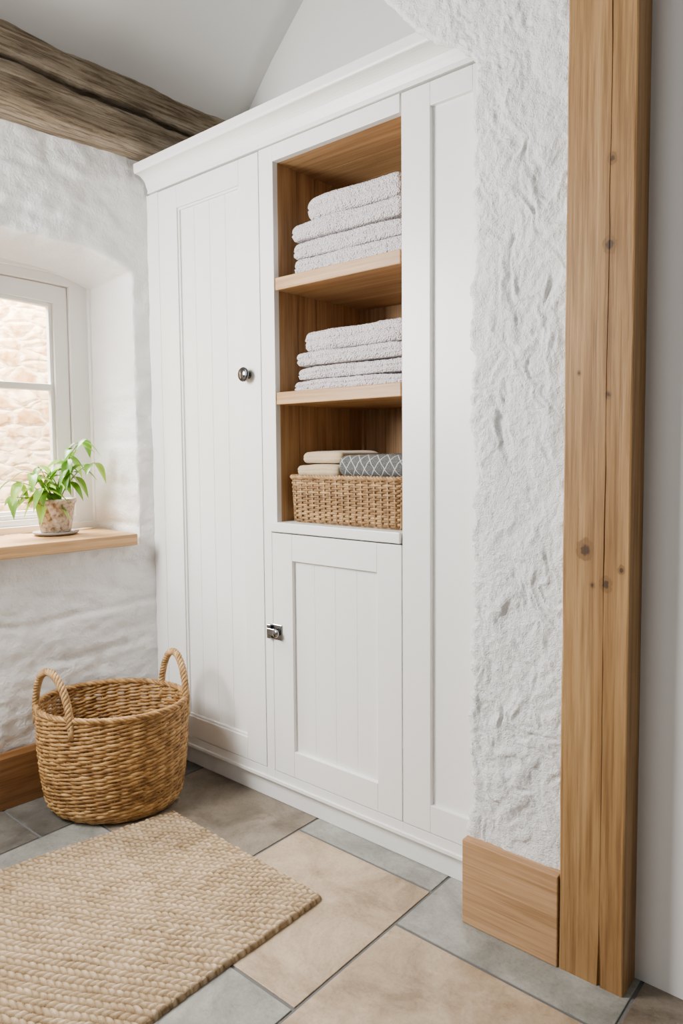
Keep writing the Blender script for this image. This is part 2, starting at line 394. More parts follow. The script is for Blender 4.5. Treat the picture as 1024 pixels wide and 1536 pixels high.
# ------------------------------------------------------------------ floor
X0 = avg(onZ(380, 1280).x, onZ(450, 1247).x); X1 = avg(onZ(648, 1335).x, onZ(605, 1388).x, onZ(432, 1508).x)
Ya = avg(onZ(450, 1247).y, onZ(648, 1335).y); Yb = avg(onZ(432, 1508).y, onZ(350, 1450).y); Yc = avg(onZ(605, 1388).y, onZ(860, 1530).y)
X2 = onZ(945, 1503).x
mb = MB()
tiles = [(X0, X1, Yb, Ya, 1), (X0, X1, Ya, 0.6, 2), (X1, X2, Yc, 0.6, 2), (X1, X2, Yc-0.62, Yc, 1), (X2, 3.2, -0.42, 0.6, 3), (X2, 3.2, -1.1, -0.42, 2),
         (X0, X1, Yb-0.42, Yb, 2), (0.24, X0, -0.46, 0.6, 3), (0.24, X0, -0.98, -0.46, 2), (-0.45, 0.24, -0.27, 0.6, 4), (-0.45, 0.24, -0.62, -0.27, 4),
         (-0.45, 0.24, -1.2, -0.62, 4), (0.24, X0, -1.5, -0.98, 1), (X0, X1, Yb-1.0, Yb-0.42, 1), (X1, X2, Yc-1.2, Yc-0.62, 2), (X2, 3.2, -1.8, -1.1, 1),
         (-0.45, 0.24, -2.4, -1.2, 1), (0.24, X0, -2.4, -1.5, 3), (X0, X1, -2.4, Yb-1.0, 2), (X1, X2, -2.4, Yc-1.2, 1), (X2, 3.2, -2.4, -1.8, 3)]
g = 0.0042
mb.box(-0.45, 3.2, -2.4, 0.6, -0.05, -0.003, 0)
for (a, b_, c_, d, k) in tiles: mb.box(a+g, b_-g, c_+g, d-g, -0.03, 0.0, k)
struct(build(mb, 'floor', [M_grout, T_beige, T_grey, T_brown, T_slate], bevel=0.0016), 'floor of beige, grey and brown stone flags', 'floor')

# ------------------------------------------------------------------ ceiling, plain walls
c1, c3 = onY(374, 162, 0.56), onY(455, 0, 0.56)
c2_ = c1.lerp(c3, 0.45) + Vector((-0.006, 0, 0.006))
sl = (c3.z - c2_.z)/(c3.x - c2_.x)
sec = [(c1.x - 0.13, c1.z - 0.20), (c1.x - 0.06, c1.z - 0.09), (c1.x, c1.z), (c2_.x, c2_.z), (c3.x, c3.z)]
xt = c3.x + (ZC - c3.z)/(sl*0.97)
sec += [(xt, ZC), (3.2, ZC)]
mb = MB(); ys = [0.56 - 0.1*i for i in range(30)]
mb.grid([[(x, y, z) for x, z in sec] for y in ys])
o = build(mb, 'ceiling', M_ceil, smooth=True, recalc=False)
sm = o.modifiers.new('solid', 'SOLIDIFY'); sm.thickness = 0.05; sm.offset = -1 if o.data.polygons[0].normal.z < 0 else 1
struct(o, 'white sloping plaster ceiling above the cupboard', 'ceiling')
mb = MB(); mb.box(-0.3, 3.2, 0.56, 0.62, 0.0, ZC + 0.05)
struct(build(mb, 'wall_back', M_ceil), 'plain white wall behind the cupboard top', 'wall')
YR = onZ(955, 1468).y
mb = MB(); mb.box(XP1 - 0.06, 3.2, YR, YR + 0.06, 0.0, ZC)
struct(build(mb, 'wall_far_right', M_rwall), 'smooth pale grey wall right of the timber post', 'wall')

# ------------------------------------------------------------------ left wall with arched reveal
zsill = onX(207, 800, 0.02).z
zsb = zsill - 0.045
yr = onW(202, 600, 0.0).y
yfr = onW(133, 600, -0.32).y
yl = yr - 0.80
yc, hw = (yr + yl)/2, (yr - yl)/2
zs = onW(197, 402, 0.0).z
rise = 0.062
r_ = 0.018
OFF = 0.010
sp = min(0.06, max(-0.02, yr - yfr))
def archE(y): return zs + (rise + 0.02) * (1 - min(1, abs((y - yc)/(hw + r_)))**3.4)
def archI(y, w=0.0): return zs - 0.02 - w + rise * (1 - min(1, abs((y - yc)/hw))**3.4)
def dl(p):
    # softly limewashed courses of uneven stones
    yy, zz = p[1] - p[0]*0.8, p[2] + 0.035*fr(p[1]*2.5, p[2]*2.5, 1.0, 2)
    cz_ = zz/0.155; row_ = math.floor(cz_); fz = cz_ - row_
    cy_ = yy/0.34 + 0.37*row_ + 0.25*fr(row_*1.7, 0.5, 0.1, 2); fy = cy_ - math.floor(cy_)
    jz = math.exp(-(min(fz, 1 - fz)*0.155/0.016)**2); jy = math.exp(-(min(fy, 1 - fy)*0.34/0.018)**2)
    pat = max(0, min(1, 0.55 + 1.3*fr(p[1]*1.8, p[2]*1.8, 9.0, 2)))
    lump = 0.006*fr(math.floor(cy_)*3.1, row_*2.3, 0.7, 1)
    return lump*(1 - jz)*(1 - jy) + 0.007*fr(p[1]*4.5 + p[0]*2, p[2]*7.0, 3.1, 3) + 0.005*fr(p[1]*15, p[2]*19, p[0]*15 + 7.7, 4) - pat*(0.0075*jz + 0.005*jy*(1 - jz))
def front(y, z):
    q = max(0, min(1, (y + 0.02)/0.03))
    return (dl((0, y, z))*(1 - 0.85*q) - OFF - max(0, y)*0.085, y, z)
colsR = [0.56, 0.4, 0.3, 0.2, 0.1, 0.05] + [0.012 - (0.012 - (yr + r_))*i/7 for i in range(8)]
colsM = [(yr + r_) + ((yl - r_) - (yr + r_))*i/90 for i in range(91)]
colsL = [(yl - r_) + (-2.35 - (yl - r_))*i/60 for i in range(61)]
allc = colsR + colsM[1:] + colsL[1:]
NV = 130
mb = MB()
zl = [zsb*i/NV for i in range(NV + 1)]
mb.grid([[front(y, z) for y in allc] for z in zl])
zE = lambda y: archE(y) if (yl - r_) <= y <= (yr + r_) else zs
mb.grid([[front(y, zE(y) + (2.46 - zE(y))*i/70) for y in allc] for i in range(71)])
for cs in (colsR, colsL): mb.grid([[front(y, zsb + (zs - zsb)*i/NV) for y in cs] for i in range(NV + 1)])
ring = []
for i in range(NV + 1): z = zsb + (zs - zsb)*i/NV; ring.append(((yr + r_, z), (yr, zsb + (zs - 0.02 - zsb)*i/NV)))
for i in range(1, 91):
    yE = colsM[i]; yI = yr + (yl - yr)*i/90; ring.append(((yE, archE(yE)), (yI, archI(yI))))
for i in range(NV - 1, -1, -1): z = zsb + (zs - zsb)*i/NV; ring.append(((yl - r_, z), (yl, zsb + (zs - 0.02 - zsb)*i/NV)))
rows = []
for k in range(6):
    th = PI/2*k/5; row = []
    for E, I in ring:
        e = Vector((0, *E)); i_ = Vector((0, *I)); d = i_ - e
        p = e + d*math.sin(th); p.x = -r_ + r_*math.cos(th)
        n = dl(p) - OFF
        if k == 0: n = front(E[0], E[1])[0]
        dn_ = d.normalized()
        row.append(p + Vector((1, 0, 0))*n*math.cos(th) + dn_*(n*math.sin(th)))
    rows.append(row)
for xx in (-0.04, -0.06, -0.08, -0.1, -0.125, -0.15, -0.175, -0.2, -0.225, -0.25, -0.275, -0.3, -0.345):
    row = []
    for E, I in ring:
        e = Vector((0, *E)); i_ = Vector((0, *I)); dn_ = (i_ - e).normalized()
        p = i_ + dn_*(sp*(-xx)/0.32); p.x = xx
        row.append(p + dn_*(dl(p) - OFF)*(1.0 if xx > -0.3 else 0.6))
    rows.append(row)
mb.grid(rows)
struct(build(mb, 'wall_left', M_lwall, smooth=True, merge=True, rotwall=True), 'uneven limewashed stone wall with deep arched window reveal', 'wall')

# ------------------------------------------------------------------ window
w1 = bpy.data.objects.new('window_1', None); COL.objects.link(w1); w1.rotation_euler = (0, 0, TH)
struct(w1, 'white casement window in the deep arched reveal', 'window')
yw0, yw1 = yr - sp + 0.03, yl + sp - 0.03
def loop(w, zb, ztop=None, n=40):
    y0, y1 = yw0 - w, yw1 + w
    pts = [(y0, zb)]
    for i in range(n + 1):
        y = y0 + (y1 - y0)*i/n
        if ztop is None: zz = archI(yr, -0.012) + rise*(1 - abs(2*i/n - 1)**2.6)
        else: zz = ztop + 0.010*(1 - (2*i/n - 1)**2)
        pts.append((y, zz))
    pts.append((y1, zb)); return pts
def ringmesh(mb, A, B, x0, x1):
    n = len(A)
    ia = [[mb.add((x, *p)) for p in L] for x in (x0, x1) for L in (A, B)]
    for i in range(n):
        j = (i + 1) % n
        mb.face((ia[2][i], ia[2][j], ia[3][j], ia[3][i])); mb.face((ia[0][i], ia[1][i], ia[1][j], ia[0][j]))
        mb.face((ia[0][i], ia[0][j], ia[2][j], ia[2][i])); mb.face((ia[1][i], ia[3][i], ia[3][j], ia[1][j]))
zi0 = zsill + 0.002
zft = onW(104, 430, -0.32).z; zpt = onW(75, 460, -0.345).z
mb = MB()
wA = yw0 - onW(109, 600, -0.32).y
ringmesh(mb, loop(0, zi0), loop(wA, zi0 + 0.05, zft), -0.40, -0.322)
ringmesh(mb, loop(0.0, zi0), loop(0.026, zi0 + 0.026, zft + 0.035), -0.322, -0.302)
build(mb, 'window_frame', M_frame, w1, bevel=0.003, local=True)
mb = MB()
wS = yw0 - onW(78, 600, -0.345).y
zp0 = onW(60, 765, -0.345).z
ringmesh(mb, loop(wA + 0.004, zi0 + 0.054, zft - 0.004), loop(wS - 0.014, zp0 - 0.014, zpt + 0.014), -0.388, -0.338)
ringmesh(mb, loop(wS - 0.014, zp0 - 0.014, zpt + 0.014), loop(wS, zp0, zpt), -0.378, -0.352)
zbar = onW(40, 579, -0.35).z
mb.box(-0.378, -0.344, yw1 + wS, yw0 - wS, zbar - 0.013, zbar + 0.013)
mb.box(-0.377, -0.345, yc - 0.06, yc - 0.034, zp0, zpt + 0.005)
sash = build(mb, 'sash', M_frame, w1, bevel=0.002, local=True)
mb = MB(); L = loop(wS - 0.006, zp0 - 0.006, zpt + 0.006); ids = [mb.add((-0.366, *p)) for p in L]; mb.face(ids)
build(mb, 'pane', M_glass, sash, local=True)
mb = MB()
ye = onW(207, 803, 0.03).y
prof = [(-0.303, yl+0.004), (-0.303, yr - sp + 0.012 - 0.014), (0.004, yr - 0.012), (0.006, ye), (0.034, ye - 0.004), (0.032, (ye+yl)/2), (0.036, yl - 0.03), (0.006, yl - 0.03), (0.004, yl + 0.006)]
mb.prism(prof, 'z', zsb + 0.002, zsill)
build(mb, 'window_sill', M_sill, w1, bevel=0.006, local=True, seg=3)

mb = MB(); mb.box(-1.75, -1.6, -2.2, 2.6, 0, 3.4)
struct(build(mb, 'wall_outside', M_out), 'sunlit stone wall across the yard, through the window', 'wall')

# left skirting
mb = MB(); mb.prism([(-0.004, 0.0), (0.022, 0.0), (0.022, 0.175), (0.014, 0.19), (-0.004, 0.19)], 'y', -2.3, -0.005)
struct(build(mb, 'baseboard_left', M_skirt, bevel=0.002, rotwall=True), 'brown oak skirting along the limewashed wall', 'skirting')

# ------------------------------------------------------------------ weathered beam
mb = MB()
zb0 = onX(205, 240, 0.0).z; zb1 = onX(0, 22, 0.065).z
H = zb1 - zb0
rows = []
for i in range(321):
    y = 0.55 - 2.85*i/320
    prof = [(-0.12, 0.0), (-0.03, 0.0), (0.025, 0.002), (0.045, 0.004), (0.058, 0.012), (0.064, 0.024), (0.066, H*0.13), (0.066, H*0.17), (0.067, H*0.21), (0.066, H*0.25), (0.067, H*0.29), (0.066, H*0.33), (0.066, H*0.37), (0.066, H*0.41)]
    zc = H*0.53 + 0.018*fr(y*1.3, 1.0) + 0.007*fr(y*9, 4.0)
    cw_ = 0.007 + 0.008*max(0, fr(y*2.2, 8.0) + 0.4)
    prof += [(0.066, zc - cw_ - 0.003), (0.035, zc - cw_), (-0.04, zc), (0.035, zc + cw_), (0.062, zc + cw_ + 0.003)]
    prof += [(0.061, H*0.67), (0.060, H*0.70), (0.060, H*0.73), (0.060, H*0.77), (0.060, H*0.81), (0.059, H*0.85), (0.058, H*0.89), (0.053, H*0.94), (0.042, H*0.98), (0.02, H), (-0.12, H)]
    rows.append([(x + 0.004*fr(y*2.5 + z*8, z*26, 2.2) + 0.0065*fr(y*6, z*80, 6.2, 4), y, zb0 + z + 0.009*fr(y*3.5, x*12, 9.1) + 0.002*fr(y*18, z*30, 1.1)) for x, z in prof])
ids = mb.grid(rows, closed=True); mb.face(ids[0]); mb.face(ids[-1][::-1])
o = build(mb, 'timber_beam', M_beam, smooth=True)
tag(o, 'weathered grey-brown beam with a long split, along the wall top', 'beam')

# ------------------------------------------------------------------ rough plaster nib and arch
tabl = [(0.0, x_nb - 0.010), (0.15, x_nb - 0.004), (0.4, x_nb), (1.2, x_nb), (2.05, x_nb + 0.002), (2.11, x_nb), (2.145, x_nb - 0.015), (2.175, x_nb - 0.055), (2.215, x_nb - 0.115), (2.29, x_nb - 0.19), (2.42, x_nb - 0.30), (2.7, x_nb - 0.5), (3.16, x_nb - 0.8), (ZC, x_nb - 1.1)]
def lut(z):
    for (a, va_), (b2, vb_) in zip(tabl, tabl[1:]):
        if z <= b2: t_ = (z - a)/(b2 - a); return va_ + (vb_ - va_)*t_
    return tabl[-1][1]
def dn3(x, z):
    w = fr(x*9, z*8, 5.5, 3)*0.06
    amp = max(0.35, min(1.25, 0.85 + 1.0*fr(x*5, z*3.2, 21.0, 2)))
    a = fr((x + 0.3*z + w)*10, (z*0.7 - 0.2*x)*7, 0.7, 4)
    # chipped facets: cell-like steps give sharper relief than smooth waves
    p = Vector(((x + 0.25*z + w)*26, (z - 0.15*x + w)*17, 2.0))
    dd, _ = noise.voronoi(p)
    chip = (dd[1] - dd[0])
    p2 = Vector(((x + 0.2*z)*60, (z + w)*44, 5.0)); d2, _ = noise.voronoi(p2)
    r1 = 1 - abs(fr((x + 0.28*z + w)*15, z*7.0 - x*3, 8.8, 4))*2.0
    return 0.0075*a + amp*(0.0055*max(-0.2, r1) + 0.0075*min(0.7, chip) + 0.0028*min(0.6, d2[1] - d2[0]) - 0.004)
mb = MB(); rows = []
NZ = 900; rr = 0.020; KX = 84
for i in range(NZ + 1):
    z = 2.45*i/(NZ - 60) if i <= NZ - 60 else 2.45 + (ZC - 2.45)*(i - NZ + 60)/60
    fade = min(1, max(0.0, (z - 0.16)/0.1))
    xe = lut(z) + 0.010*fr(z*6, 2.5, 0.3) + 0.011*fr(z*26, 1.5, 0.3)
    yf = y_nib
    y0 = 0.012
    if z > 2.04: y0 = -0.071 + 0.083*max(0, (2.10 - z)/0.06)
    pr = []
    for k in range(6): pr.append((xe, y0 + (yf + rr - y0)*k/6, -1, 0))
    for k in range(7):
        th = PI/2*k/6; pr.append((xe + rr - rr*math.cos(th), yf + rr - rr*math.sin(th), -math.cos(th), -math.sin(th)))
    xr = XP0 + 0.004
    for k in range(1, KX + 1): pr.append((xe + rr + (xr - xe - rr)*k/KX, yf, 0, -1))
    row = []
    for (x, y, nx, ny) in pr:
        d = (dn3(x + (y - yf)*0.9, z) - 0.003)*(0.10 + 0.90*fade)
        if ny > -0.2: d *= 0.5
        row.append((x + nx*d, y + ny*d, z))
    rows.append(row)
mb.grid(rows)
struct(build(mb, 'wall_right', M_nib, smooth=True), 'rough white plaster wall end rising into an arch', 'wall')
zbk = avg(onY(703, 1268, YB).z, onY(836, 1310, YB).z)
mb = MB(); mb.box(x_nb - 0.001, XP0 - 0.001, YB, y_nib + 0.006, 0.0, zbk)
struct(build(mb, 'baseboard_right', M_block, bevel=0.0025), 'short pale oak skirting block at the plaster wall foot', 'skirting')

# ------------------------------------------------------------------ oak post
def kn(u, v, r): p = onY(u, v, YP); return (p.x, YP, p.z, r)
M_post = wood('oak_post', (0.235, 0.12, 0.04), (0.35, 0.198, 0.076), (0.45, 0.275, 0.118), 'z', 0.55, 0.9, 0.4,
              knots=[kn(877, 825, 0.019), kn(908, 877, 0.014), kn(918, 237, 0.010), kn(914, 367, 0.015), kn(912, 592, 0.007), kn(931, 855, 0.008), kn(868, 560, 0.005), kn(888, 878, 0.006)], gf=0.78)
mb = MB(); XM = onZ(897, 1480).x
rows = []
for i in range(161):
    z = ZC*i/160
    xm_ = XM + 0.004*fr(z*1.7, 3.0); gwid = 0.0004 + 0.0011*max(0, fr(z*2.5, 6.0)) + (0.003*max(0, 1 - z/0.16))
    dp = 0.0012 + 0.003*max(0, fr(z*2.5, 6.0)) + 0.006*max(0, 1 - z/0.16)
    wv = 0.0018*fr(z*3, 1.2); e4 = 0.004 + 0.0015*fr(z*6, 2.2)
    rows.append([(XP0, YR - 0.001, z), (XP0 + wv, YP + e4, z), (XP0 + e4 + wv, YP, z), (XP0 + 0.03, YP + wv*0.5, z), (xm_ - gwid - 0.0008, YP + wv*0.5, z), (xm_ - gwid*0.6, YP + dp, z), (xm_ + gwid*0.6, YP + dp, z), (xm_ + gwid + 0.0008, YP + 0.0005, z),
                 (XP1 - 0.025, YP + 0.001, z), (XP1 - e4, YP + 0.001, z), (XP1 - e4*0.3, YP + 0.001 + e4*0.3, z), (XP1, YP + 0.001 + e4, z), (XP1, YR - 0.001, z)])
ids = mb.grid(rows, closed=True); mb.face(ids[0]); mb.face(ids[-1][::-1])
o = build(mb, 'timber_post', M_post)
tag(o, 'tall knotty oak post between rough plaster and smooth wall', 'post')

# ------------------------------------------------------------------ cupboard
cab = empty('built_in_cupboard', (0.7, 0.25, 0), 'tall white panelled built-in cupboard with an open oak shelf niche', 'cupboard')
FT = 0.022
zpl = z_db - 0.03                       # top of plinth
mb = MB()
mb.box(0.02, 0.036, FT, DEP + 0.02, zpl, z_top); mb.box(XE - 0.018, XE, FT, DEP + 0.02, zpl, z_top)
mb.box(0.036, XE - 0.018, DEP + 0.012, DEP + 0.02, zpl, z_top); mb.box(0.02, XE, FT, DEP + 0.02, z_top, z_top + 0.016)
mb.box(0.036, XE - 0.018, FT, DEP + 0.012, zpl, zpl + 0.018)
mb.box(0.036, x_dr + 0.005, 0.045, 0.05, zpl + 0.02, z_top)                 # backing behind the long door
build(mb, 'body', M_paint, cab)
mb = MB(); e = 0.0026
mb.box(-0.03, x_dl - e, 0, FT, zpl, z_top - e)
mb.box(x_dr + e, x_ll - e, 0, FT, zpl, z_lg)
mb.box(x_dr + e, x_nl, 0, FT, z_lg, z_top - e)
mb.box(x_nl, x_nr, 0, FT, z_nt, z_top - e)
mb.box(x_dl - e, x_dr + e, 0, FT, zpl, z_db - e); mb.box(x_ll - e, x_lr + 0.004, 0, FT, zpl, z_db - e); mb.box(x_lr + 0.004, XE, 0, FT, zpl, z_db - e)
mb.box(XE - 0.02, XE, 0, FT, z_db, z_top - e)
build(mb, 'face_frame', M_paint, cab, bevel=0.001)
mb = MB(); mb.box(-0.02, XE, 0.018, 0.03, 0.0, zpl - 0.012); mb.box(-0.02, XE, -0.006, 0.022, zpl - 0.012, zpl)
build(mb, 'plinth', M_paint, cab, bevel=0.0015)
hh = z_ct - z_top
pf = [(0.02, 0), (-0.007, 0), (-0.007, 0.14)]
for k in range(1, 9): a = PI/2*k/8; pf.append((-0.012 - 0.042*(1 - math.cos(a)), 0.18 + 0.46*math.sin(a)))
pf += [(-0.060, 0.64)]
for k in range(1, 6): a = PI/2*k/5; pf.append((-0.060 - 0.006*math.sin(a), 0.64 + 0.12*(1 - math.cos(a))))
pf += [(-0.066, 1.0), (0.02, 1.0)]
mb = MB(); mb.prism([(y, z_top + z*hh) for y, z in pf], 'x', 0.006, XE)
build(mb, 'cornice', M_paint, cab, bevel=0.0008)

def grooved(mb, a0, a1, n, z0, z1, f, th, gw=0.0035, gd=0.003):
    # planked panel: f(a, depth, z) -> point
    prof = [(a0, 0)]
    for i in range(1, n):
        a = a0 + (a1 - a0)*i/n; prof += [(a - gw/2, 0), (a, gd), (a + gw/2, 0)]
    prof.append((a1, 0)); prof += [(a1, th), (a0, th)]
    A = [mb.add(f(a, d, z0)) for a, d in prof]; B = [mb.add(f(a, d, z1)) for a, d in prof]
    k = len(prof)
    for i in range(k): j = (i+1) % k; mb.face((A[i], A[j], B[j], B[i]))
    mb.face(A[::-1]); mb.face(B)
def door(x0, x1, z0, z1, px0, px1, pz0, pz1, planks, label, step, gw, gd):
    mb = MB(); yf = -0.001
    mb.box(x0, px0, yf, 0.02, z0, z1); mb.box(px1, x1, yf, 0.02, z0, z1)
    mb.box(px0 + 0.0004, px1 - 0.0004, yf, 0.02, pz1, z1); mb.box(px0 + 0.0004, px1 - 0.0004, yf, 0.02, z0, pz0)
    s_ = 0.008
    if step:
        for (a, b2, c_, d) in ((px0, px0+s_, pz0, pz1), (px1-s_, px1, pz0, pz1), (px0+s_, px1-s_, pz1-s_, pz1), (px0+s_, px1-s_, pz0, pz0+s_)):
            mb.box(a, b2, 0.005, 0.016, c_, d)
    o = build(mb, 'door', M_paint, cab, bevel=0.0014); o['label'] = label
    mb = MB(); grooved(mb, px0, px1, planks, pz0, pz1, lambda a, d, z: (a, 0.0125 + d, z), 0.0075, gw, gd)
    build(mb, 'door_panel', M_paint, o)
    return o
d1 = door(x_dl, x_dr, z_db, z_top - e*2, x_pl, x_pr, z_pp0, z_pp1, 4, 'tall planked door with round knob', True, 0.003, 0.0022)
d2 = door(x_ll, x_lr, z_db, z_lg - 0.037, x_lpl, x_lpr, z_lp0, z_lp1, 4, 'short planked door below the niche', False, 0.0018, 0.0009)
d3 = door(x_lr + 0.004, XE - 0.022, z_db, z_top - e*2, x_rp, XE - 0.045, z_rp0, z_rp1, 1, 'tall plain panel right of the niche', False, 0.003, 0.002)
# ledge under the niche
mb = MB(); mb.box(x_ll - 0.002, x_lr, -0.010, DEP, z_lg - 0.032, z_lg)
build(mb, 'niche_ledge', M_paint, cab, bevel=0.003)
# oak lining
mb = MB()
grooved(mb, FT, DEP, 5, z_lg, z_nt, lambda a, d, z: (x_nl - d, a, z), 0.016, 0.005, 0.005)
grooved(mb, x_nl, x_nr, 5, z_lg, z_nt, lambda a, d, z: (a, DEP - 0.008 + d, z), 0.008, 0.005, 0.005)
grooved(mb, FT, DEP, 5, z_lg, z_nt, lambda a, d, z: (x_nr + d, a, z), 0.010)
for k in range(3):
    w_ = (DEP - FT)/3; mb.box(x_nl, x_nr, FT + w_*k + 0.001, FT + w_*(k + 1) - 0.001, z_nt, z_nt + 0.014, 1)
mb.box(x_nl + 0.0005, x_nl + 0.012, DEP - 0.022, DEP - 0.009, z_lg, z_nt)
build(mb, 'niche_lining', [M_niche, M_ntop], cab)
for zt_ in (z_s1, z_s2):
    mb = MB(); mb.box(x_nl + 0.001, x_nr - 0.001, 0.004, DEP - 0.01, zt_ - 0.04, zt_)
    o = build(mb, 'shelf', M_shelf, cab, bevel=0.0025); o['label'] = 'upper oak shelf' if zt_ == z_s1 else 'lower oak shelf'
# knob on the tall door
kx, kz = onY(373, 563).x, onY(368, 563).z
mb = MB()
pk = [(0.014, 0.0), (0.014, 0.003), (0.011, 0.005), (0.009, 0.008), (0.009, 0.012), (0.013, 0.015), (0.021, 0.017), (0.0245, 0.021), (0.0245, 0.026), (0.022, 0.029), (0.020, 0.0295), (0.017, 0.0285), (0.014, 0.030), (0.006, 0.032), (0.001, 0.0325)]
mb.lathe(pk, 0, 0, 36)
mb.v = [(kx + x, -0.001 - z, kz + y) for x, y, z in mb.v]
o = build(mb, 'knob', M_chrome, d1, smooth=True); o['label'] = 'round dark chrome knob'
# latch on the short door
lx, lz = x_ll + 0.012, onY(417, 948).z
mb = MB(); mb.box(lx - 0.010, lx + 0.032, -0.006, -0.001, lz - 0.026, lz + 0.026); mb.box(lx - 0.030, lx - 0.0115, -0.016, -0.0002, lz - 0.024, lz + 0.024)
mb.box(lx - 0.026, lx + 0.010, -0.020, -0.006, lz - 0.012, lz + 0.012)
o = build(mb, 'latch', M_latch, d2, bevel=0.003, seg=3); o['label'] = 'square chrome latch'
mb = MB(); mb.lathe([(0.009, 0.0), (0.009, 0.010), (0.0125, 0.012), (0.0135, 0.017), (0.011, 0.020), (0.005, 0.0215)], 0, 0, 28)
mb.v = [(lx + 0.020 + x, -0.006 - z, lz + y) for x, y, z in mb.v]
build(mb, 'latch_button', M_latch, d2, smooth=True)

# ------------------------------------------------------------------ folded towels
def folded(w, d, h, seed, sag=0.004, amp=0.003, layers=2, nx=44, fill=0.975, nose=0.55, fuzz=0.0, crease=0.009):
    mb = MB(); t = h/(2*layers)*fill
    def section(k, f):                   # k-th nested U, f thickness factor
        zc = h/2; R = h/2 - h/(2*layers)*k - t/2
        yfold = -d/2 + h/2*nose
        to = t/2*f
        out, inn = [], []
        yb = d/2 - 0.004*k
        for i in range(14): out.append((yb + (yfold - yb)*i/13, zc + R + to)); inn.append((yb + (yfold - yb)*i/13, zc + R - to))
        m = 18
        for i in range(1, m):
            a = PI/2 + PI*i/m
            out.append((yfold + (R + to)*math.cos(a)*nose, zc + (R + to)*math.sin(a))); inn.append((yfold + max(R - to, 0.0005)*math.cos(a)*nose, zc + max(R - to, 0.0005)*math.sin(a)))
        for i in range(14): out.append((yfold + (yb - yfold)*i/13, zc - R - to)); inn.append((yfold + (yb - yfold)*i/13, zc - R + to))
        return out + inn[::-1]
    for k in range(layers):
        wk = w - 0.006*k
        rows = []
        for i in range(nx + 1):
            s_ = 0.5 - 0.5*math.cos(PI*i/nx); s_ = 0.5*s_ + 0.5*i/nx
            x = -wk/2 + wk*s_
            ed = min(s_, 1 - s_)*wk
            q = min(1, ed/0.016); fth = 0.7 + 0.3*math.sqrt(max(0, 1 - (1 - q)**2))
            q2 = min(1, ed/0.026); rd = 1 - math.sqrt(max(0, 1 - (1 - q2)**2))
            ysh = 0.012*rd
            pr = section(k, fth)
            row = []
            for (y, z) in pr:
                zz = z + (h/2 - z)*0.25*rd
                up = max(0, z/h)
                n1 = fr(x*7 + seed, y*7, z*5 + seed, 3); n2 = fr(x*9, y*8 + seed*1.7, z*12, 3); n3 = fr(x*95 + seed, y*95, z*95, 2) if fuzz else 0
                yy = y + (ysh if y < 0 else 0) + amp*1.5*n2 + fuzz*n3 + 0.009*fr(x*5 + seed*3.1, seed, 0, 2)*(1 if y < 0 else 0)
                # the crease where the folded halves meet
                cr = math.exp(-((z - h*0.5 - 0.004*fr(x*6, seed, 1))/(h*0.06))**2) if y < -d/2 + h*0.5 else 0
                yy += crease*cr
                row.append((x + 0.004*fr(y*8, z*14, seed + 3), yy, min(h*1.02, max(0.0006, zz + fuzz*0.8*n3 + amp*1.3*n1*(0.3 + 0.7*up) - sag*up*(2*s_ - 1)**2))))
            rows.append(row)
        path = [0.0]
        for a, b2 in zip(rows[0], rows[0][1:]): path.append(path[-1] + (Vector(b2) - Vector(a)).length)
        ids = []
        for i, row in enumerate(rows): ids.append([mb.add(p, 0.5, (p[0], path[j], 0)) for j, p in enumerate(row)])
        n = len(rows[0])
        for i in range(nx):
            for j in range(n): mb.face((ids[i][j], ids[i][(j+1) % n], ids[i+1][(j+1) % n], ids[i+1][j]))
        m = n//2
        for idr, fl in ((ids[0], False), (ids[-1], True)):
            for j in range(m - 1):
                q = (idr[j], idr[j+1], idr[n-2-j], idr[n-1-j]); mb.face(q if fl else q[::-1])
    return mb
def place(mb, name, mat, loc, rz, label, cat, group):
    o = build(mb, name, mat, smooth=True, local=True)
    o.location = loc; o.rotation_euler = (0, 0, rz); tag(o, label, cat, group); return o
def stack(zs_, px, heights, group, labels, seed):
    z = zs_ + 0.0005
    for i, hgt in enumerate(heights):
        u0, b2, vv = px[i]
        a = onY(u0, vv, 0.05).x
        b2 = x_nr - b2
        place(folded(b2 - a, 0.29, hgt - 0.0015, seed + i*3.7, fuzz=0.0024, nx=120), 'folded_towel', M_towel, ((a + b2)/2, 0.185 + 0.006*math.sin(i*2.3), z), math.radians(0.8*math.sin(i*4 + seed)), labels[i], 'towel', group)
        z += hgt + 0.0008
zt1 = onY(552, 268, 0.055).z - z_s1
stack(z_s1, [(443, 0.014, 385), (440, 0.018, 360), (440, 0.022, 335), (460, 0.034, 305)], [zt1*0.235, zt1*0.22, zt1*0.235, zt1*0.30],
      'folded towels on the upper shelf', ['white towel at the bottom of the stack on the upper oak shelf', 'white towel second from bottom of the upper shelf stack', 'white towel just under the topmost one of the upper shelf stack', 'plump white towel on top of the upper shelf stack'], 1.3)
zt2 = onY(560, 481, 0.055).z - z_s2
stack(z_s2, [(444, 0.012, 575), (447, 0.014, 560), (448, 0.016, 540), (456, 0.02, 510)], [zt2*0.19, zt2*0.215, zt2*0.235, zt2*0.345],
      'folded towels on the lower shelf', ['thin white towel at the bottom of the stack on the lower oak shelf', 'white towel second from bottom of the lower shelf stack', 'white towel just under the topmost one of the lower shelf stack', 'thick white towel on top of the lower shelf stack'], 5.1)

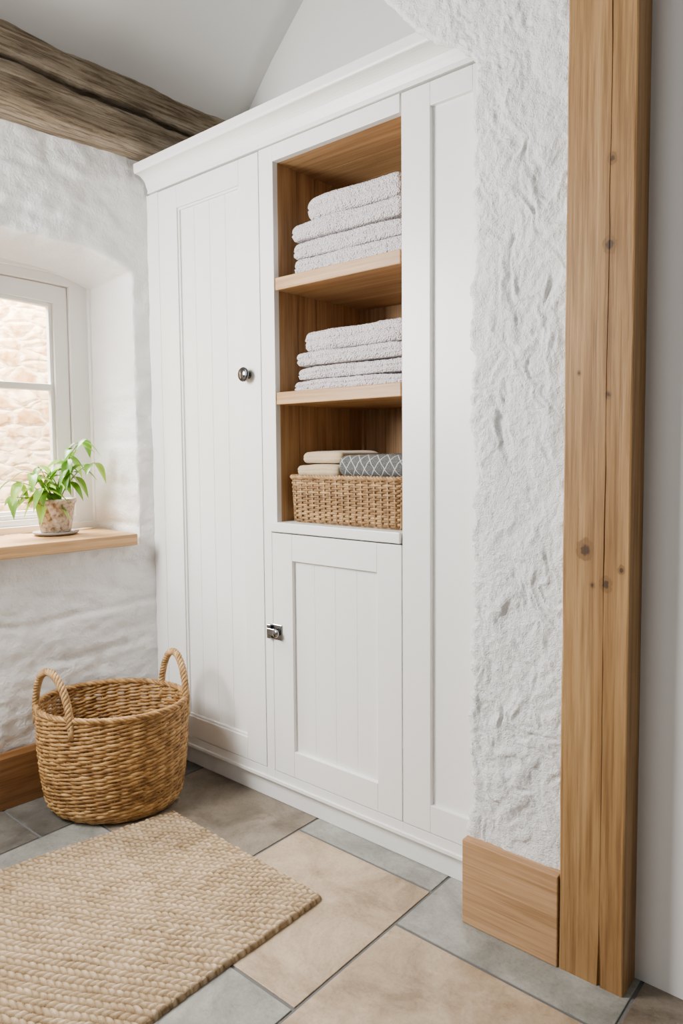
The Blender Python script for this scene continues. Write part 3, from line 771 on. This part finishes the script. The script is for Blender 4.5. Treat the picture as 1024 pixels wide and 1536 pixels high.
# ------------------------------------------------------------------ niche basket
bx0, bx1 = onY(434, 760, 0.03).x, x_nr - 0.010
by0, by1 = 0.022, 0.30
bz0 = z_lg + 0.001
bh = onY(520, 714, 0.03).z - bz0
bk = empty('wicker_basket', ((bx0 + bx1)/2, (by0 + by1)/2, bz0), 'low rectangular wicker basket of folded cloths on the niche floor', 'basket')
def rrect(x0, x1, y0, y1, r, n):
    segs = [((x0+r, y0), (x1-r, y0), (0, -1)), ((x1-r, y0+r), None, -PI/2), ((x1, y0+r), (x1, y1-r), (1, 0)), ((x1-r, y1-r), None, 0),
            ((x1-r, y1), (x0+r, y1), (0, 1)), ((x0+r, y1-r), None, PI/2), ((x0, y1-r), (x0, y0+r), (-1, 0)), ((x0+r, y0+r), None, PI)]
    lens = [(Vector(s2) - Vector(s1)).length if s2 else r*PI/2 for s1, s2, _ in segs]; tot = sum(lens); out = []
    for i in range(n):
        s_ = tot*i/n; k = 0
        while s_ > lens[k] and k < 7: s_ -= lens[k]; k += 1
        s1, s2, q = segs[k]
        if s2:
            f_ = s_/lens[k]; out.append((Vector((s1[0] + (s2[0]-s1[0])*f_, s1[1] + (s2[1]-s1[1])*f_, 0)), Vector((*q, 0))))
        else:
            a = q + s_/r; nn = Vector((math.cos(a), math.sin(a), 0)); out.append((Vector((s1[0], s1[1], 0)) + nn*r, nn))
    return out
mb = MB(); NS = 56; nrow = 20; n = NS*6
for i in range(nrow):
    f_ = i/(nrow - 1); ins = 0.008*(1 - f_)
    pts = rrect(bx0 + ins, bx1 - ins, by0 + ins, by1 - ins, 0.025, n)
    z = bz0 + 0.008 + (bh - 0.020)*f_
    P, O = [], []
    for j, (p, o_) in enumerate(pts):
        off = -0.007 + 0.0030*math.cos(PI*NS*j/n + PI*i)
        P.append(Vector((p.x, p.y, z + 0.0008*fr(j*0.11, i*1.3))) + o_*off); O.append(o_)
    mb.strand(P, O, 0.0028, (bh - 0.020)/(nrow-1)*0.60, True, 7)
for j in range(NS):
    p, o_ = rrect(bx0 + 0.004, bx1 - 0.004, by0 + 0.004, by1 - 0.004, 0.025, NS)[j]
    mb.tube([Vector((p.x, p.y, bz0 + 0.004)) - o_*0.008, Vector((p.x, p.y, bz0 + bh - 0.006)) - o_*0.0025], 0.0034, 7, rnd=0.75)
build(mb, 'woven_side', M_wick2, bk, smooth=True)
mb = MB()
mb.rope([Vector((p.x, p.y, bz0 + bh - 0.006)) - o_*0.006 for p, o_ in rrect(bx0, bx1, by0, by1, 0.025, 260)], 0.0036, 0.0045, 3, 170, True)
build(mb, 'rim', M_wick2, bk, smooth=True)
mb = MB(); mb.box(bx0 + 0.02, bx1 - 0.02, by0 + 0.02, by1 - 0.02, bz0, bz0 + 0.006)
build(mb, 'basket_base', M_wick2, bk, bevel=0.001)
# cloths in it
cz = bz0 + 0.007
xm = onY(507, 700, 0.06).x
top_b = onY(475, 677, 0.07).z; top_g = onY(560, 681, 0.07).z
yy_ = (by0 + by1)/2
cw = xm + 0.006 - (bx0 + 0.014)
hb = (bz0 + bh - 0.006) - cz
ht = (top_b - cz - hb); hg = (top_g - cz - hb)
GB = 'beige cloths in the niche basket'
full = bx1 - bx0 - 0.044
place(folded(full, 0.215, hb - 0.001, 12.2, layers=3), 'folded_cloth', M_beige, ((bx0 + bx1)/2, yy_, cz), 0, 'wide beige cloth filling the wicker basket under the others', 'cloth', GB)
place(folded(cw, 0.225, ht*0.5 - 0.001, 14.9, layers=1, fuzz=0.0004, nose=0.8, crease=0.003), 'folded_cloth', M_beige, (bx0 + 0.014 + cw/2, yy_ - 0.002, cz + hb + 0.001), 0.0, 'beige folded cloth just under the top one in the wicker basket', 'cloth', GB)
place(folded(cw*0.94, 0.21, ht*0.5 - 0.001, 18.3, layers=1, fuzz=0.0004, nose=0.8, crease=0.003), 'folded_cloth', M_beige, (bx0 + 0.024 + cw/2, yy_ + 0.004, cz + hb + ht*0.5 + 0.002), 0.0, 'beige folded cloth on top of the left pile in the wicker basket', 'cloth', GB)
gw = bx1 - 0.010 - (xm + 0.010)
place(folded(gw, 0.235, hg - 0.002, 22.4, layers=2, sag=0.004, nose=0.8, crease=0.003), 'folded_cloth', M_grey, (xm + 0.010 + gw/2, yy_ - 0.002, cz + hb + 0.001), 0, 'charcoal cloth with white diamond lattice in the wicker basket', 'cloth', None)

# ------------------------------------------------------------------ laundry basket
LC = Vector((0.220, -0.345, 0))
lb = empty('laundry_basket', LC, 'large oval woven wicker laundry basket with two tall loop handles by the cupboard', 'basket')
A0, B0, A1, B1, LH = 0.218, 0.176, 0.246, 0.200, 0.365
def ell(th, f_, off=0.0):
    bul = math.sin(f_*PI)*0.010
    a = A0 + (A1 - A0)*f_ + bul; b2 = B0 + (B1 - B0)*f_ + bul
    if f_ < 0.12: a -= 0.02*(1 - f_/0.12)**2; b2 -= 0.02*(1 - f_/0.12)**2
    d = R0*(a*math.cos(th)) + FH*(b2*math.sin(th)); nn = (R0*(math.cos(th)/a) + FH*(math.sin(th)/b2)).normalized()
    return LC + d + nn*off, nn
mb = MB(); NS = 38; nrow = 54; n = NS*8
for i in range(nrow):
    f_ = i/(nrow - 1); P, O, Q = [], [], []
    ph = random.uniform(-0.8, 0.8); rn0 = random.random(); th0 = 0.0048 + random.uniform(-0.0007, 0.0007)
    for j in range(n):
        th = 2*PI*j/n
        wv = math.cos(NS/2*th + PI*i + ph)
        p, o_ = ell(th, f_, 0.0038*wv + 0.0016*fr(th*3, i*1.7, 0))
        p.z = 0.008 + (LH - 0.022)*f_ + 0.0018*math.sin(NS/2*th + PI*i + ph + 0.6) + 0.0020*fr(th*3.5, i*0.9, 4)
        P.append(p); O.append(o_); Q.append(th0*(1 + 0.25*fr(th*4, i*2.1, 7.7, 2)))
    mb.strand(P, O, 0.0034, Q, True, 8, rn0)
for j in range(NS):
    th = 2*PI*j/NS
    mb.tube([ell(th, q)[0] + Vector((0, 0, 0.006 + (LH - 0.02)*q)) for q in (0, 0.06, 0.12, 0.25, 0.5, 0.75, 1)], 0.0034, 6, rnd=0.3)
build(mb, 'woven_side', M_wick, lb, smooth=True)
mb = MB()
mb.rope([ell(2*PI*j/380, 1.0)[0] + Vector((0, 0, LH - 0.006)) for j in range(380)], 0.0052, 0.0052, 4, 85, True)
build(mb, 'rim', M_wick, lb, smooth=True)
mb = MB(); rows = []
for q in (0.02, 0.5, 0.85, 1.0): rows.append([LC + (ell(2*PI*j/48, 0)[0] - LC)*q + Vector((0, 0, 0.008)) for j in range(48)])
ids = mb.grid(rows, closed=True); mb.face(ids[0])
ob = build(mb, 'basket_base', M_wick, lb, smooth=False); sm = ob.modifiers.new('s', 'SOLIDIFY'); sm.thickness = 0.007; sm.offset = 0
for cth, half in ((224, 30), (32, 29)):
    c0 = math.radians(cth); pts = []
    pa, pb = ell(c0 + math.radians(half), 1.0, 0.004)[0], ell(c0 - math.radians(half), 1.0, 0.004)[0]
    out = ell(c0, 1.0)[1]
    for j in range(111):
        f_ = j/110
        hz = math.sin(PI*f_)**0.7*0.165
        s_ = 0.5 - 0.5*math.cos(PI*f_)
        p = pa.lerp(pb, 0.55*s_ + 0.45*f_) + out*(0.006*math.sin(PI*f_))
        pts.append(p + Vector((0, 0, LH - 0.035 + hz)))
    mb = MB(); mb.ref = lambda p, c0=c0: (R0*math.cos(c0) + FH*math.sin(c0))
    mb.rope(pts, 0.0072, 0.0056, 4, 120, False)
    mb.tube(pts, 0.006, 8)
    for e_ in (pts[0], pts[-1]):       # binding where the handle enters the rim
        mb.tube([e_ + Vector((0, 0, -0.03)), e_ + Vector((0, 0, 0.01))], 0.010, 8)
    build(mb, 'handle', M_rope, lb, smooth=True)

# ------------------------------------------------------------------ rug
q0 = onZ(259, 1220); q1 = onZ(484, 1349); q2 = onZ(228, 1536); q3 = onZ(0, 1310)
dirA = (q3 - q0).normalized(); dirB = (q2 - q1).normalized()
LR = 1.05
cA, cB = q0, q1; cAe, cBe = q0 + dirA*LR, q1 + dirB*LR
mb = MB(); NXr, NYr = 310, 440
W_ = (q1 - q0).length
for j in range(NYr + 1):
    for i in range(NXr + 1):
        s_, t_ = i/NXr, j/NYr
        p = (cA*(1 - s_) + cB*s_)*(1 - t_) + (cAe*(1 - s_) + cBe*s_)*t_
        X, Y = s_*W_, t_*LR
        wob = 0.007*fr(X*7, Y*7, 2.0, 3)
        # braided rows running across the rug on a diagonal; strands slant to and fro
        P1 = (X*0.56 + Y*0.83) + wob; P2 = (X*0.83 - Y*0.56) + wob*1.4
        rw = P1/0.0185; row_i = math.floor(rw); fx = rw - row_i
        a = abs(math.sin(PI*rw))**0.5
        sl_ = 0.8*(1 if row_i % 2 else -1)
        cph = P2/0.0175 + sl_*(fx - 0.5) + 0.37*(row_i % 3)
        bq = abs(math.sin(PI*cph))**0.6
        hgt = a*(0.30 + 0.70*bq)*(0.86 + 0.32*fr(row_i*1.7, math.floor(cph)*1.3, 0.5, 2))
        ed = min(s_, 1 - s_)*W_; ed2 = min(t_, 1 - t_)*LR; em = min(1, min(ed, ed2)/0.008)
        z = 0.001 + (0.009 + 0.0088*hgt + 0.0018*fr(X*40, Y*40, 1, 2))*math.sqrt(max(0, 1 - (1 - em)**2))
        eo = 0.0025*fr(X*60, Y*60, 3.0, 2)
        mb.add((p.x + 0.003*fr(Y*4, 1.1)*(abs(2*s_-1)) + (eo if i in (0, NXr) else 0), p.y + 0.003*fr(X*5, 7.7)*abs(2*t_-1) + (eo if j in (0, NYr) else 0), z), max(0, min(1, 0.12 + 0.78*hgt + 0.12*fr(X*16, Y*16, 6.6, 3))))  # tone from loop height, paints shade into the valleys
for j in range(NYr):
    for i in range(NXr):
        k = j*(NXr + 1) + i; mb.face((k, k + 1, k + NXr + 2, k + NXr + 1))
o = build(mb, 'jute_rug', M_jute, smooth=True)
tag(o, 'chunky woven jute rug lying on the stone floor', 'rug')

# ------------------------------------------------------------------ potted plant
pc = onZ(84, 795, zsill)
if pc.x < -0.20: pc = onX(84, 795, -0.20)
PX, PY, PZ = pc.x, pc.y, zsill + 0.001
mb = MB(); mb.lathe([(0.050, 0.0), (0.066, 0.001), (0.080, 0.006), (0.083, 0.012), (0.077, 0.013), (0.066, 0.009), (0.05, 0.009)], 0, 0, 40)
o = build(mb, 'plant_saucer', M_saucer, smooth=True, local=True); o.location = (PX, PY, PZ)
tag(o, 'small round clay saucer under the flowerpot', 'saucer')
pl = empty('potted_plant', (PX, PY, PZ + 0.0095), 'leafy green plant in a speckled pot on the window sill', 'plant')
hp = 0.126
mb = MB(); mb.lathe([(0.045, 0.0), (0.051, 0.001), (0.054, 0.004), (0.062, 0.05), (0.071, 0.108), (0.075, 0.111), (0.077, 0.117), (0.076, hp), (0.069, hp), (0.066, 0.10), (0.060, 0.06)], 0, 0, 44)
build(mb, 'pot', M_pot, pl, smooth=True, local=True)
mb = MB(); mb.lathe([(0.063, 0.090), (0.0655, 0.098), (0.04, 0.104), (0.01, 0.106)], 0, 0, 30)
build(mb, 'soil', M_soil, pl, smooth=True, local=True)
stems = [((0.02, 0.05, 0.18), 7), ((0.08, 0.10, 0.25), 11), ((0.05, 0.03, 0.14), 6), ((0.0, -0.05, 0.15), 7), ((0.02, -0.12, 0.13), 8), ((0.04, -0.17, 0.10), 8), ((0.06, -0.07, 0.07), 6), ((0.02, -0.17, 0.04), 6), ((0.11, 0.09, 0.16), 7)]
ms_ = MB(); ml = MB()
def leaf(mb, b0, d, L_, W_, droop, rnd):
    d = d.normalized(); sd = d.cross(Vector((0, 0, 1)))
    sd = sd.normalized() if sd.length > 0.05 else Vector((1, 0, 0)); nn = sd.cross(d)
    rows = []
    for i in range(11):
        t_ = i/10; w = W_*max(0.02, math.sin(PI*t_**0.8))**0.85*(1 - 0.3*t_)*1.15
        p = b0 + d*(L_*t_) + Vector((0, 0, -droop*L_*t_*t_))
        rows.append([p + sd*w + nn*(w*0.35), p + sd*w*0.5 + nn*(w*0.12), p, p - sd*w*0.5 + nn*(w*0.12), p - sd*w + nn*(w*0.35)])
    mb.grid(rows, rnd=rnd)
for tgt, nl in stems:
    T = Vector(tgt); b0 = Vector((0.012*random.uniform(-1, 1), 0.012*random.uniform(-1, 1), 0.10))
    pts = []
    for i in range(9):
        f_ = i/8; pts.append(b0 + Vector((T.x*f_**1.3, T.y*f_**1.3, T.z*(1 - (1 - f_)**1.6))))
    ms_.tube(pts, [0.0026 - 0.0012*i/8 for i in range(9)], 6)
    for k in range(nl):
        f_ = 0.40 + 0.60*(k/(nl - 1)); i = min(7, int(f_*8)); p = pts[i].lerp(pts[i+1], f_*8 - i)
        a = k*2.4 + random.uniform(-0.4, 0.4)
        d = Vector((0.65*math.cos(a), math.sin(a), random.uniform(-0.4, 0.25)))
        L_ = random.uniform(0.056, 0.092)
        tip = Vector((PX, PY, PZ)) + p + d.normalized()*L_
        if tip.x < -0.28: d.x = abs(d.x)
        if tip.y > yr - 0.03: d.y = -abs(d.y)
        leaf(ml, p, d, L_, L_*0.22, random.uniform(0.4, 1.0), random.random())
build(ms_, 'stem', M_stem, pl, smooth=True, local=True)
build(ml, 'foliage', M_leaf, pl, smooth=True, local=True, recalc=False)

# ------------------------------------------------------------------ light
W = bpy.data.worlds.new('world'); S.world = W; W.use_nodes = True
bg = W.node_tree.nodes['Background']; bg.inputs['Color'].default_value = (1.0, 0.985, 0.96, 1); bg.inputs['Strength'].default_value = 0.19
def area(name, loc, target, size, size_y, power, col=(1, 1, 1)):
    L_ = bpy.data.lights.new(name, 'AREA'); L_.shape = 'RECTANGLE'; L_.size = size; L_.size_y = size_y; L_.energy = power; L_.color = col
    o = bpy.data.objects.new(name, L_); COL.objects.link(o); o.location = loc
    o.rotation_euler = (Vector(target) - Vector(loc)).to_track_quat('-Z', 'Y').to_euler(); return o
area('left_key_light', (0.12, -1.55, 1.8), (1.5, 0, 1.0), 0.6, 0.8, 92, (1, 0.985, 0.955))  # added key lamp raking plaster and cupboard, no modelled window behind it
area('rear_fill_light', (0.6, -3.4, 2.3), (1.0, 0, 1.4), 1.8, 1.6, 30, (1, 0.985, 0.955))  # broad fill added behind the camera; unseen, not a modelled window
area('yard_sky_light', (-1.0, -0.45, 2.8), (0.25, -0.25, 0.8), 1.0, 1.0, 640, (1, 0.985, 0.95))
area('yard_sun_light', (-0.75, -0.2, 2.9), (-1.6, 0.4, 1.2), 0.8, 0.8, 300, (1, 0.90, 0.76))
